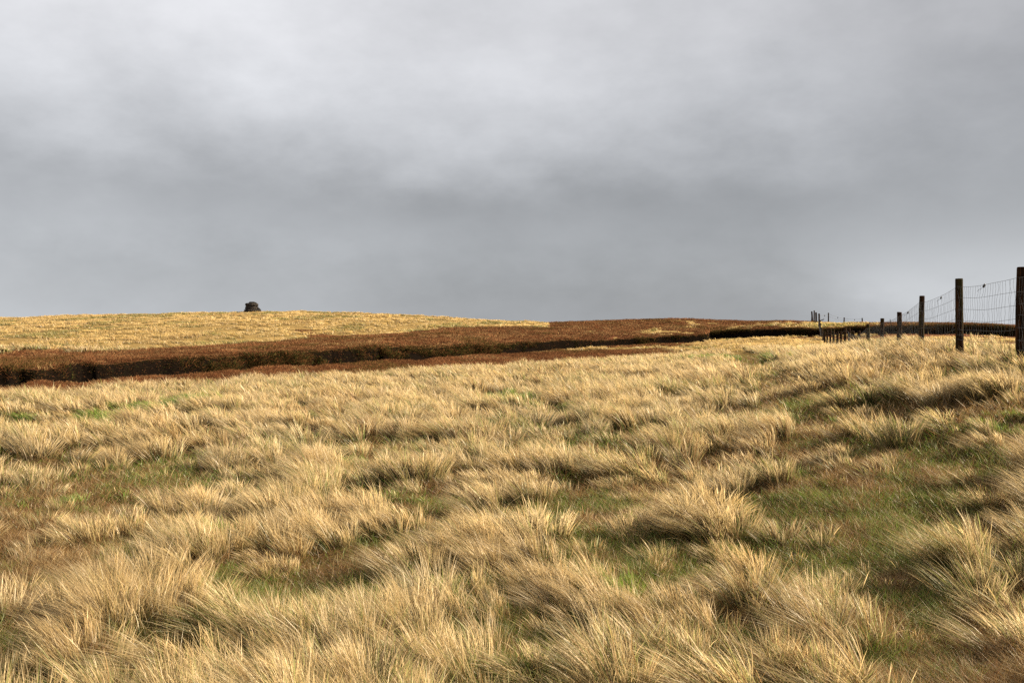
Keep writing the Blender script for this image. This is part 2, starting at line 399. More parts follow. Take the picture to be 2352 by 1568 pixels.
def ramp(t, fac, stops):
    r = nd('ShaderNodeValToRGB', t); e = r.color_ramp
    while len(e.elements) < len(stops): e.elements.new(0.5)
    for i, (p, c) in enumerate(stops):
        e.elements[i].position = p; e.elements[i].color = (*c, 1)
    t.links.new(fac, r.inputs[0]); return r.outputs[0]
def noise(t, scale, detail=4, rough_=.55, vec=None, dist=0.0):
    n = nd('ShaderNodeTexNoise', t); n.inputs['Scale'].default_value = scale; n.inputs['Detail'].default_value = detail
    n.inputs['Roughness'].default_value = rough_; n.inputs['Distortion'].default_value = dist
    if vec is not None: t.links.new(vec, n.inputs['Vector'])
    return n.outputs[0]
def mixc(t, f, a, b):
    m = nd('ShaderNodeMix', t, data_type='RGBA')
    for v, i in ((f, 0), (a, 6), (b, 7)):
        if isinstance(v, (int, float)): m.inputs[i].default_value = v
        elif isinstance(v, tuple): m.inputs[i].default_value = (*v, 1)
        else: t.links.new(v, m.inputs[i])
    return m.outputs[2]
# ground: soil and thatch under the grass, rust litter under the heather, bare peat in the gully
M_GROUND, t = mat('moor_ground')
g = nd('ShaderNodeNewGeometry', t); pos = g.outputs['Position']
za = nd('ShaderNodeAttribute', t, attribute_name='zone'); zs = nd('ShaderNodeSeparateColor', t); t.links.new(za.outputs['Color'], zs.inputs[0])
nA = noise(t, 1.3, 6, .6, pos); nB = noise(t, 9.0, 6, .65, pos); nC = noise(t, 110.0, 4, .65, pos)
nD = noise(t, 45.0, 6, .7, pos)
thatch = ramp(t, nD, [(0.25, (.020, .014, .007)), (.5, (.075, .048, .020)), (.75, (.18, .12, .052))])
turf = ramp(t, nC, [(0.35, (.012, .013, .004)), (.65, (.07, .065, .018))])
gcol = mixc(t, ramp(t, nA, [(.45, (0, 0, 0)), (.6, (1, 1, 1))]), thatch, turf)
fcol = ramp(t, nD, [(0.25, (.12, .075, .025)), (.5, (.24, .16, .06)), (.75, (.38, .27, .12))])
rcol = ramp(t, nB, [(0.25, (.05, .022, .012)), (.5, (.13, .052, .026)), (.75, (.22, .095, .045))])
pcol = ramp(t, nB, [(0.2, (.003, .002, .0015)), (.55, (.007, .0048, .0035)), (.85, (.016, .011, .008))])
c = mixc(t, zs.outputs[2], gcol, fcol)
c = mixc(t, zs.outputs[0], c, rcol); c = mixc(t, zs.outputs[1], c, pcol)
b = nd('ShaderNodeBsdfPrincipled', t); t.links.new(c, b.inputs['Base Color']); b.inputs['Roughness'].default_value = 0.95
b.inputs['Specular IOR Level'].default_value = 0.0
bump = nd('ShaderNodeBump', t); bump.inputs['Strength'].default_value = 0.8; bump.inputs['Distance'].default_value = 0.06
t.links.new(nB, bump.inputs['Height']); t.links.new(bump.outputs[0], b.inputs['Normal'])
o = nd('ShaderNodeOutputMaterial', t); t.links.new(b.outputs[0], o.inputs[0])

# ------------------------------------------------------------------ ground sheet
fine = np.linspace(-R(33), R(33), 1000)
outer = np.concatenate([np.linspace(-R(179.9), -R(34), 60), fine, np.linspace(R(34), R(179.9), 60)])
tcol = outer
inside = np.abs(tcol) < R(60)
ucol = 1250+F*np.tan(np.clip(tcol, -R(60), R(60)))
D, Zz = nodes(ucol)
rows_d, rows_z = [], []
for k, n in enumerate(SEG):
    for i in range(n):
        f = i/n
        rows_d.append(D[k]+(D[k+1]-D[k])*f); rows_z.append(Zz[k]+(Zz[k+1]-Zz[k])*f)
rows_d.append(D[-1]); rows_z.append(Zz[-1])
rd = np.array(rows_d); rz = np.array(rows_z)            # rows x cols
rd[0] = 0.02
tt = np.clip(tcol, -R(60), R(60))
xx = np.where(inside, rd*np.tan(tt), rd*2.0*np.sin(tcol)); yy = np.where(inside, rd, rd*2.0*np.cos(tcol))
flat = np.interp(rd, [0, 4.5, 60, 420, 1600], [-1.56, -1.55, -1.8, -14, -60])+EYE
w = sstep(R(45), R(60), np.abs(tcol))[None, :]
zz = rz*(1-w)+flat*w + rough(xx, yy, np.maximum(yy, 0)) + mound(xx, yy)
nr_, nc_ = rd.shape
V = np.stack([xx, yy, zz], -1).reshape(-1, 3)
i0 = (np.arange(nr_-1)[:, None]*nc_+np.arange(nc_-1)[None, :]).ravel()
faces = np.stack([i0, i0+1, i0+nc_+1, i0+nc_], -1)
me = mesh_from('ground', V, faces.ravel(), np.full(len(faces), 4), [M_GROUND], True)
zn, _, _ = zone(xx.ravel(), np.maximum(yy.ravel(), 0))
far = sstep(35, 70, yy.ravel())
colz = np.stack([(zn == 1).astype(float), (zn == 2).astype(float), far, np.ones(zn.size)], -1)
at_ = me.attributes.new('zone', 'FLOAT_COLOR', 'POINT'); at_.data.foreach_set('color', colz.astype(np.float32).ravel())
tag(obj('ground', me), kind='structure')

# ------------------------------------------------------------------ blades
def blades(root, dir0, bend, length, width, col0, col1, levels, rng, nrm=None):
    """ribbons: root (n,3), dir0 (n,3), bend (n,3): p(t)=root+L(t dir0+t^2 bend)"""
    n = len(root)
    phi = rng.uniform(0, math.pi, n)
    wv = np.stack([np.cos(phi), np.sin(phi), np.zeros(n)], -1)
    ts = np.linspace(0, 1, levels)
    vs, cs = [], []
    for i, tt_ in enumerate(ts):
        p = root + length[:, None]*(tt_*dir0 + tt_*tt_*bend)
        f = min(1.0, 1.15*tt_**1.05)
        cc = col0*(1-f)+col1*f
        if i < levels-1:
            ww = (width*(0.95 if i == 0 else 1.0)*(1-0.75*tt_**2))[:, None]*wv*0.5
            vs += [p-ww, p+ww]; cs += [cc, cc]
        else:
            vs.append(p); cs.append(cc)
    k = len(vs)
    V = np.stack(vs, 1).reshape(-1, 3).astype(np.float32)
    Cc = np.stack(cs, 1).reshape(-1, 3).astype(np.float32)
    base = (np.arange(n)*k)[:, None]
    fl = []; sz = []
    for i in range(levels-2):
        fl.append(base+np.array([2*i, 2*i+1, 2*i+3, 2*i+2])); sz.append(4)
    fl.append(base+np.array([k-3, k-2, k-1])); sz.append(3)
    Fl = np.concatenate(fl, 1).ravel(); Sz = np.tile(np.array(sz), n)
    if nrm is None:
        nrm = dir0*np.array([1., 1., .5]) + np.array([0, 0, .6])
    nrm = nrm/np.linalg.norm(nrm, axis=1)[:, None]
    Nn = np.repeat(nrm.astype(np.float32), k, 0)
    return V, Cc, Fl, Sz, Nn
def blade_object(name, packs, material, label, cat='grass'):
    Vs, Cs, Fs, Ss, Ns, off = [], [], [], [], [], 0
    for V, Cc, Fl, Sz, Nn in packs:
        Ns.append(Nn)
        Vs.append(V); Cs.append(Cc); Fs.append(Fl+off); Ss.append(Sz); off += len(V)
    V = np.concatenate(Vs); Cc = np.concatenate(Cs)
    me = mesh_from(name, V, np.concatenate(Fs), np.concatenate(Ss), [material], False)
    a = me.attributes.new('col', 'FLOAT_COLOR', 'POINT')
    a.data.foreach_set('color', np.concatenate([Cc, np.ones((len(Cc), 1), np.float32)], 1).ravel())
    a = me.attributes.new('nrm', 'FLOAT_VECTOR', 'POINT'); a.data.foreach_set('vector', np.concatenate(Ns).ravel())
    o = obj(name, me); tag(o, label, cat, kind='stuff')
    print(name, 'blades mesh verts', len(V))
    return o
def pal(cols, idx): return np.array(cols)[idx]

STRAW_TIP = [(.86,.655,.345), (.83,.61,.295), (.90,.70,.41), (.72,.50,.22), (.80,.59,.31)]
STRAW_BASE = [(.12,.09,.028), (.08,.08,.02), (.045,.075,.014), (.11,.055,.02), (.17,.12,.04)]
def grass_pack(T, per, levels, wid, seed, dmin, dmax, lenk=1.0, spread=1.0):
    rng = np.random.default_rng(seed)
    d = T[:, 1]
    T = T[(d >= dmin) & (d < dmax)]; d = T[:, 1]
    n = np.maximum(per(d)*np.clip(T[:, 3]+.2, .45, 1.5)*(T[:, 2]/.16)**1.2, 3).astype(int)
    idx = np.repeat(np.arange(len(T)), n); m = len(idx)
    c = T[idx]
    # blades stick together in locks: each lock has its own root, lean and length
    NL = 16
    lk = rng.integers(0, NL, m); la = rng.uniform(0, 2*math.pi, (len(T), NL)); lr = np.sqrt(rng.uniform(0, 1, (len(T), NL))); lL = rng.uniform(.72, 1.12, (len(T), NL))
    lox = (np.cos(la)*lr)[idx, lk]; loy = (np.sin(la)*lr)[idx, lk]
    jx_, jy_ = rng.normal(0, .16, m), rng.normal(0, .16, m)
    ox, oy = lox+jx_, loy+jy_
    rx = c[:, 0]+ox*c[:, 2]*1.15; ry = c[:, 1]+oy*c[:, 2]*1.15
    rz_ = ground_z(rx, ry)-0.01
    W = wind(c[:, 0], c[:, 1]); ra = rng.normal(0, .45, len(T))[idx]; W = np.stack([W[:, 0]*np.cos(ra)-W[:, 1]*np.sin(ra), W[:, 0]*np.sin(ra)+W[:, 1]*np.cos(ra), W[:, 2]], -1); ln = lenk*np.interp(c[:, 1], [6, 14, 24], [.84, 1.05, 1.15])*(0.09+0.19*c[:, 3])*rng.uniform(.72, 1.1, m)*lL[idx, lk]
    up = np.zeros((m, 3)); up[:, 2] = 1
    outv = np.stack([lox-jx_*.35, loy-jy_*.35, np.zeros(m)], -1)
    # all blades of a tuft share a lean that differs from its neighbours
    tl = (rng.uniform(.10, .50, len(T))+np.interp(T[:, 1], [5, 14], [0, .12]))[idx][:, None]
    jit = rng.normal(0, 1, (m, 3))*np.interp(c[:, 1], [6, 18], [.085, .055])[:, None]*np.where(rng.uniform(size=m) < .09, 4.5, 1.0)[:, None]; jit[:, 2] = 0
    d0 = up*0.95 + outv*0.50*spread + W*tl*0.75 + jit
    d0 /= np.linalg.norm(d0, axis=1)[:, None]
    bend = W*tl*0.75 + outv*0.22 - up*(0.08+0.32*tl*rng.uniform(.4, 1.3, (m, 1))) + jit*0.5
    root = np.stack([rx, ry, rz_], -1)
    ti = rng.integers(0, 5, len(T))[idx]
    mixr = rng.uniform(size=m)
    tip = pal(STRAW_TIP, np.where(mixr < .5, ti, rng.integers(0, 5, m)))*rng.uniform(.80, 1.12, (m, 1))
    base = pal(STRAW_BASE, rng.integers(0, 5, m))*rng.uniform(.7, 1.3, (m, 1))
    # some green or dead brown blades, more of them in open and damp places
    gn = fbm(rx/1.3, ry/1.3, 101, 2)
    gk = greenness(T[:, 0], T[:, 1])[idx]
    green = rng.uniform(size=m) < np.maximum(np.clip((gn-.42)*0.9, 0.02, .4), gk*.88)
    ln = ln*(1-.35*gk)
    tip[green] = np.array([.40,.40,.13])*rng.uniform(.6, 1.25, (green.sum(), 1)); base[green] = np.array([.06,.10,.018])
    vivid = green & (gk > .3); tip[vivid] = np.array([.24,.34,.05])*rng.uniform(.6, 1.25, (vivid.sum(), 1))
    bn = fbm(rx/1.9, ry/1.9, 103, 2)
    brown = (rng.uniform(size=m) < np.clip((bn-.5)*1.1+.55*(c[:, 3] < .5)*(c[:, 1] < 26), 0.03, .6)) & ~green
    tip[brown] = np.array([.46,.29,.12])*rng.uniform(.7, 1.2, (brown.sum(), 1)); base[brown] = np.array([.17,.075,.03])
    wd = wid(ry)*np.exp(rng.normal(0, .35, m))
    return blades(root, d0, bend, ln, wd, base, tip, levels, rng, outv*.75+up*.8-W*.15)
packs = []
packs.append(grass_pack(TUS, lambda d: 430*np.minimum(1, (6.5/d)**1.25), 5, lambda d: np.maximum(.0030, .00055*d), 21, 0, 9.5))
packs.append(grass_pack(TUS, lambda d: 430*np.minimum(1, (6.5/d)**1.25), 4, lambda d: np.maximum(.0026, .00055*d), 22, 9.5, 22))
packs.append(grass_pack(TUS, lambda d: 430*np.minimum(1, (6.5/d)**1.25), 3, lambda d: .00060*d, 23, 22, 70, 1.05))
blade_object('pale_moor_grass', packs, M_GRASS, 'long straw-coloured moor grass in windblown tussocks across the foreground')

# short turf between the tussocks
def turf_pack(nb, d0, d1, seed, levels, wmin, wk, lmax=0.13):
    rng = np.random.default_rng(seed)
    d = np.exp(rng.uniform(np.log(d0), np.log(d1), nb)); u = rng.uniform(-330, 2830, nb)
    x = (u-1250)/F*d; y = d
    z, _, _ = zone(x, y); op = openness(x, y)
    k = (z == 0) & (rng.uniform(size=nb) < 0.25+0.75*op)
    x, y, op = x[k], y[k], op[k]; m = len(x)
    gr = fbm(x/0.30, y/0.34, 121, 3); gb = fbm(x/2.2, y/2.2, 123, 2)
    isg = rng.uniform(size=m) < sstep(.45, .58, gr*.55+gb*.45)*.9
    c1 = np.where(isg[:, None], np.array([.21,.30,.035]), np.array([.44,.27,.10]))*rng.uniform(.55, 1.35, (m, 1))
    straw = rng.uniform(size=m) < .26; c1[straw] = np.array([.55,.40,.19])*rng.uniform(.7, 1.2, (straw.sum(), 1))
    red = rng.uniform(size=m) < .16; c1[red] = np.array([.30,.115,.04])
    c0 = np.where(isg[:, None], np.array([.07,.09,.016]), np.array([.13,.068,.025]))*np.ones((m, 1))
    a = rng.uniform(0, 2*math.pi, m); s = rng.uniform(.1, .9, m)
    clump = fbm(x/.25, y/.25, 127, 2)
    d0v = np.stack([np.cos(a)*s-.15, np.sin(a)*s, np.ones(m)], -1); d0v /= np.linalg.norm(d0v, axis=1)[:, None]
    bend = np.stack([np.cos(a)*.35-.12, np.sin(a)*.35, -.35*rng.uniform(0, 1.3, m)], -1)
    ln = lmax*rng.uniform(.3, 1.2, m)*(.5+1.1*clump)
    root = np.stack([x, y, ground_z(x, y)-.008], -1)
    return blades(root, d0v, bend, ln, np.maximum(wmin, wk*y)*rng.uniform(.7, 1.3, m), c0, c1, levels, rng)
blade_object('short_turf', [turf_pack(1150000, 2.4, 9, 31, 3, .0022, .00045, .12), turf_pack(560000, 9, 45, 32, 3, .003, .0006, .16)], M_TURF,
             'short green and rusty brown turf between the tussocks and along the trodden path')

# far hillside grass: tufts that catch the sun
def far_pack(cell, d0, d1, seed, per):
    rng = np.random.default_rng(seed)
    x, y = lattice(cell, d0, d1, -200, 2700, seed)
    z, u, D = zone(x, y)
    dn = fbm(x/1.3, y/3.4, 131, 3)
    k = (z == 0) & (y < D[15]+6) & (y > 62) & (rng.uniform(size=x.size) < sstep(.35, .45, dn)*.97+.03)
    x, y = x[k], y[k]
    n = rng.integers(per-2, per+3, len(x)); idx = np.repeat(np.arange(len(x)), n); m = len(idx)
    hs = (rng.uniform(.12, .30, len(x))+.22*sstep(.4, .7, fbm(x/1.5, y/3.0, 135, 2)))[idx]
    a = rng.uniform(0, 2*math.pi, m); r = np.sqrt(rng.uniform(0, 1, m))
    rx = x[idx]+np.cos(a)*r*.30; ry = y[idx]+np.sin(a)*r*.30
    W = wind(x[idx], y[idx])
    up = np.zeros((m, 3)); up[:, 2] = 1
    outv = np.stack([np.cos(a)*r, np.sin(a)*r, np.zeros(m)], -1)
    d0v = up*.9+outv*.7+W*.45; d0v /= np.linalg.norm(d0v, axis=1)[:, None]
    bend = W*.35-up*.25
    root = np.stack([rx, ry, ground_z(rx, ry)-.02], -1)
    tip = pal(STRAW_TIP, rng.integers(0, 5, len(x))[idx])*np.array([.97, .90, .70])*rng.uniform(.8, 1.1, (m, 1))
    gn = fbm(x/3.5, y/6, 133, 3)[idx]
    tip = tip*(.72+.55*fbm(x/6.0, y/12.0, 137, 3))[idx][:, None]
    bb = rng.uniform(size=m) < sstep(.55, .68, fbm(x/4.0, y/8.0, 139, 3)[idx])*.5
    tip[bb] = np.array([.46,.29,.12])*rng.uniform(.7, 1.2, (bb.sum(), 1))
    gg = rng.uniform(size=m) < sstep(.56, .70, gn)*.8
    tip[gg] = np.array([.33,.29,.09])*rng.uniform(.7, 1.2, (gg.sum(), 1))
    base = pal(STRAW_BASE, rng.integers(0, 5, m))
    return blades(root, d0v, bend, hs*rng.uniform(.7, 1.1, m), .0006*ry*rng.uniform(.8, 1.3, m), base, tip, 3, rng, outv*.9+up*.8-W*.2)
blade_object('hillside_grass', [far_pack(.66, 50, 158, 41, 24)], M_GRASS, 'pale yellow grass covering the far hill behind the peat gully')

# heather: rust sprigs on both sides of the gully, darker fringe hanging over the bank
RUST = [(.30,.125,.052), (.34,.150,.064), (.25,.098,.042), (.38,.185,.080), (.22,.09,.042)]
def heath_pack(x, y, z, n_each, hgt, seed, cols, wk=.0009, droop=0.0, spread=.22, dark=None, light=.22):
    rng = np.random.default_rng(seed)
    n = np.maximum(n_each, 3).astype(int); idx = np.repeat(np.arange(len(x)), n); m = len(idx)
    a = rng.uniform(0, 2*math.pi, m); r = np.sqrt(rng.uniform(0, 1, m))
    rx = x[idx]+np.cos(a)*r*spread; ry = y[idx]+np.sin(a)*r*spread
    rz_ = (ground_z(rx, ry) if z is None else z[idx]+rng.normal(0, .04, m))-.015
    s = rng.uniform(.1, 1.1, m)
    d0v = np.stack([np.cos(a)*s-.12, np.sin(a)*s, np.ones(m)-droop], -1); d0v /= np.linalg.norm(d0v, axis=1)[:, None]
    bend = np.stack([np.cos(a)*.3, np.sin(a)*.3-droop*.4, -.25-droop*.6+0*a], -1)
    h = (np.ones(len(x))*hgt*rng.uniform(.6, 1.25, len(x)))[idx]*rng.uniform(.6, 1.15, m)
    ci = rng.integers(0, len(cols), len(x))[idx]
    tip = pal(cols, np.where(rng.uniform(size=m) < .6, ci, rng.integers(0, len(cols), m)))*rng.uniform(.75, 1.2, (m, 1))
    lo = fbm(x/2.0, y/4.0, 141, 4)[idx]; tip = tip*(0.45+1.1*lo)[:, None]
    ol = rng.uniform(size=m) < sstep(.55, .72, fbm(x/3.0, y/6.0, 143, 3)[idx])*.55
    tip[ol] = np.array([.16, .11, .035])*rng.uniform(.7, 1.2, (ol.sum(), 1))
    lt = rng.uniform(size=m) < sstep(.56, .74, fbm(x/2.6, y/4.0, 147, 3)[idx])*light
    tip[lt] = np.array([.70, .46, .20])*rng.uniform(.8, 1.1, (lt.sum(), 1))
    h = h*(.6+.8*lo)
    base = tip*.45
    if dark is not None: base = base*dark
    return blades(np.stack([rx, ry, rz_], -1), d0v, bend, h, wk*ry*rng.uniform(.7, 1.3, m), base, tip, 3, rng)
hp = []
x, y = lattice(.34, 27, 96, -200, 1980, 51)
z, u, D = zone(x, y); k = (z == 1) & (y <= D[7]+.2); x, y, u_ = x[k], y[k], u[k]
hp.append(heath_pack(x, y, None, np.clip(60*(40/y), 16, 60), .17, 52, RUST, .00045))
x, y = lattice(.50, 36, 140, -200, 2750, 53)
z, u, D = zone(x, y); k = (z == 1) & (y >= D[11]) & (y < D[15]+4); x, y = x[k], y[k]
hp.append(heath_pack(x, y, None, np.clip(60*(45/y), 24, 64), .24, 54, RUST + [(.46,.27,.12)], .00045))
blade_object('rust_heather', hp, M_HEATH, 'rust-red dying heather and bilberry on both sides of the dark peat gully', 'heather')

OLIVE = [(.055,.045,.014), (.040,.044,.012), (.085,.052,.020), (.12,.058,.024), (.07,.062,.020)]
def bank_points(nb, seed, u0=-200, u1=2750):
    rng = np.random.default_rng(seed)
    u = rng.uniform(u0, u1, nb); D, Zz = nodes(u)
    return rng, u, D, Zz
bp = []
rng, u, D, Zz = bank_points(3200, 61)
dd = D[11]+rng.uniform(-.45, .5, len(u)); x = (u-1250)/F*dd
bp.append(heath_pack(x, dd, None, np.full(len(u), 12.0), .17, 62, OLIVE+[RUST[0], RUST[2]], .0006, .55, .2, light=0))
# slumped clumps of vegetation part way down the face and along its foot
rng, u, D, Zz = bank_points(26000, 63)
f = rng.uniform(0.0, 1, len(u)); cl = fbm(u/75.0, f*2.2+u/200.0, 151, 3); zonek = np.interp(u, [0, 480, 560, 700, 900, 1250, 1500, 1722, 1740, 2100, 2150, 2300, 2500], [.16,.14,.66,.66,.52,.48,.38,.20,.42,.40,.55,.62,.62])
k = rng.uniform(size=len(u)) < sstep(.50, .60, cl*.9+zonek*.45+(f-.6)*.30-.215)
u, D = u[k], D[:, k]; Zz = Zz[:, k]; f = f[k]
dd = D[9]+(D[11]-D[9])*f - .12; x = (u-1250)/F*dd
bp.append(heath_pack(x, dd, None, np.full(len(u), 13.0), .34, 64, OLIVE+[(.24,.10,.04), (.20,.085,.035), (.10,.10,.03)], .0006, .25, .3, light=0))
blade_object('bank_heather', bp, M_HEATH, 'dark olive heather and moss hanging over the black peat bank', 'heather')

# ------------------------------------------------------------------ wood, wire, stone
M_WOOD, t = mat('weathered_post_wood')
g = nd('ShaderNodeTexCoord', t); mp = nd('ShaderNodeMapping', t); mp.inputs['Scale'].default_value = (1, 1, .12)
t.links.new(g.outputs['Object'], mp.inputs[0])
oi = nd('ShaderNodeObjectInfo', t)
addv = nd('ShaderNodeVectorMath', t, operation='ADD'); t.links.new(mp.outputs[0], addv.inputs[0]); t.links.new(oi.outputs['Location'], addv.inputs[1])
nG = noise(t, 38, 5, .6, addv.outputs[0]); nL = noise(t, 7, 3, .5, addv.outputs[0], .5)
wc = ramp(t, nG, [(.30, (.004, .003, .002)), (.52, (.022, .010, .004)), (.72, (.085, .034, .012))])
wc = mixc(t, ramp(t, nL, [(.5, (0, 0, 0)), (.68, (.7, .7, .7))]), wc, (.045, .040, .012))
b = nd('ShaderNodeBsdfPrincipled', t); t.links.new(wc, b.inputs['Base Color']); b.inputs['Roughness'].default_value = .95; b.inputs['Specular IOR Level'].default_value = .1
bm_ = nd('ShaderNodeBump', t); bm_.inputs['Strength'].default_value = .7; bm_.inputs['Distance'].default_value = .01
t.links.new(nG, bm_.inputs['Height']); t.links.new(bm_.outputs[0], b.inputs['Normal'])
o = nd('ShaderNodeOutputMaterial', t); t.links.new(b.outputs[0], o.inputs[0])
M_WIRE, t = mat('galvanised_wire')
b = nd('ShaderNodeBsdfPrincipled', t); b.inputs['Base Color'].default_value = (.10, .10, .105, 1); b.inputs['Metallic'].default_value = .4
nW = noise(t, 20, 3); t.links.new(ramp(t, nW, [(.3, (.03, .028, .026)), (.7, (.08, .08, .085))]), b.inputs['Base Color'])
b.inputs['Roughness'].default_value = .55
o = nd('ShaderNodeOutputMaterial', t); t.links.new(b.outputs[0], o.inputs[0])
M_STONE, t = mat('cairn_stone')
g = nd('ShaderNodeTexCoord', t)
sa = nd('ShaderNodeAttribute', t, attribute_name='tone')
sc_ = ramp(t, noise(t, 5, 4, .6, g.outputs['Object']), [(.3, (.010, .008, .006)), (.6, (.036, .028, .022)), (.8, (.10, .075, .055))])
sc2 = nd('ShaderNodeVectorMath', t, operation='SCALE'); t.links.new(sc_, sc2.inputs[0]); t.links.new(sa.outputs['Fac'], sc2.inputs['Scale'])
b = nd('ShaderNodeBsdfPrincipled', t); t.links.new(sc2.outputs[0], b.inputs['Base Color']); b.inputs['Roughness'].default_value = .95
o = nd('ShaderNodeOutputMaterial', t); t.links.new(b.outputs[0], o.inputs[0])

def post_mesh(h, r, seed, bury=.35, flare=0.0, chip=0.0):
    rnd = np.random.default_rng(seed)
    ns, zs_ = 14, np.concatenate([[-bury], np.linspace(0, h-.02, 12), [h-.006, h]])
    verts = []
    lob = rnd.uniform(.93, 1.07, ns); lob2 = rnd.uniform(.95, 1.05, ns)
    bx, by = rnd.uniform(-.012, .012, 2)
    for z in zs_:
        f = max(z, 0)/h
        rr = r*(1.05-.08*f)*(1 if z < h-.01 else (.97 if z < h-.003 else .88))*(1+rnd.uniform(-.015, .015))
        for k in range(ns):
            a = 2*math.pi*k/ns
            q = rr*(lob[k]*(1-f)+lob2[k]*f)
            top = chip*math.cos(a+seed) if z > h-.03 else 0
            verts.append((q*math.cos(a)+bx*math.sin(f*3), q*math.sin(a)+by*math.sin(f*3), z+top))
    fl, sz = [], []
    for i in range(len(zs_)-1):
        for k in range(ns):
            a, b_ = i*ns+k, i*ns+(k+1) % ns
            fl += [a, b_, b_+ns, a+ns]; sz.append(4)
    n0 = (len(zs_)-1)*ns
    verts.append((bx*math.sin(3), by*math.sin(3), h+.002)); c = len(verts)-1
    for k in range(ns): fl += [n0+k, n0+(k+1) % ns, c]; sz.append(3)
    return mesh_from('post', verts, fl, sz, [M_WOOD], True)

def tube(V, Fl, Sz, pts, r, ns=5):
    pts = [Vector(p) for p in pts]
    o0 = len(V)
    for i, p in enumerate(pts):
        d = (pts[min(i+1, len(pts)-1)]-pts[max(i-1, 0)]).normalized()
        s = d.cross(Vector((0, 0, 1)) if abs(d.z) < .9 else Vector((0, 1, 0))).normalized(); t_ = d.cross(s)
        for k in range(ns):
            a = 2*math.pi*k/ns; V.append(tuple(p+s*r*math.cos(a)+t_*r*math.sin(a)))
    for i in range(len(pts)-1):
        for k in range(ns):
            a, b_ = o0+i*ns+k, o0+i*ns+(k+1) % ns
            Fl += [a, b_, b_+ns, a+ns]; Sz.append(4)
def blob(V, Fl, Sz, c, sx, sy, sz_, rnd, tilt=0.0):
    """irregular angular lump"""
    ns, nz = 7, 4; o0 = len(V)
    ca, sa_ = math.cos(tilt), math.sin(tilt); spin = rnd.uniform(0, 6.28)
    for i in range(nz+1):
        th = math.pi*i/nz
        for k in range(ns):
            a = 2*math.pi*k/ns+spin
            q = 1+rnd.uniform(-.16, .16)
            f = max(math.sin(th), .35)**.5
            x, y, z = q*f*math.cos(a)*sx, q*f*math.sin(a)*sy, -math.cos(th)*sz_*q
            V.append((c[0]+x*ca+z*sa_, c[1]+y, c[2]-x*sa_+z*ca))
    for i in range(nz):
        for k in range(ns):
            a, b_ = o0+i*ns+k, o0+i*ns+(k+1) % ns
            Fl += [a, b_, b_+ns, a+ns]; Sz.append(4)
    Fl += [o0+k for k in range(ns)][::-1]; Sz.append(ns)
    Fl += [o0+nz*ns+k for k in range(ns)]; Sz.append(ns)

# ------------------------------------------------------------------ the stock fence down into the dip and up to the corner
# column, distance, row of the top, radius
POSTS = [(2670, 9.2, 585, .062), (2494, 12.5, 652, .062), (2343, 15.6, 680, .059), (2249.5, 19.2, 722, .050), (2194.5, 23.4, 762, .057), (2153, 27.5, 777, .053), (2118.5, 31.5, 802, .056),
         (2098, 35.5, 809, .060), (2082, 40, 808, .068), (2072.5, 44, 801, .068), (2063, 48, 801, .068), (2054, 52, 809, .068), (2044, 56, 809, .068),
         (2035, 61, 803, .068), (2027, 66, 802, .068), (2019.6, 71, 803, .068), (2013.5, 76, 810, .068), (2009.5, 81, 806, .068), (2006, 86, 800, .068),
         (2003.6, 91, 789, .05), (2001.6, 95, 780, .05), (1999.4, 101, 765.5, .085), (1992.4, 110, 762.5, .095), (1987.5, 117, 758, .08), (1983.2, 124, 760, .09), (1981, 130, 763, .07)]
fx, fd = (POSTS[1][0]-1250)/F*POSTS[1][1], POSTS[1][1]
FB = (fx, fd, float(ground_z(fx, fd)[0]))
fence = empty('stock_fence', FB)
tag(fence, 'long wooden post and wire net fence running from the right edge down through the dip', 'fence')
tops = []
for i, (u_, d_, yt, r_) in enumerate(POSTS):
    x_ = (u_-1250)/F*d_; zb = float(ground_z(x_, d_)[0]); zt = EYE+(800-yt)/F*d_
    h = max(zt-zb, .75)
    me = post_mesh(h, r_, 100+i, .35, chip=[0, .0, .004, .0, .006, 0][i % 6])
    p = obj('post', me, fence); p.location = (x_-FB[0], d_-FB[1], zb-FB[2])
    p.rotation_euler = (R(random.uniform(-1.5, 1.5)), R(random.uniform(-1.4, 1.4) if i not in (24, 25) else -4), random.uniform(0, 6))
    if 1 <= i <= 4: p.rotation_euler = (0, R([0, .6, -.8, .5][i-1]), i*1.3)
    tops.append((x_, d_, zb+h, zb, r_))
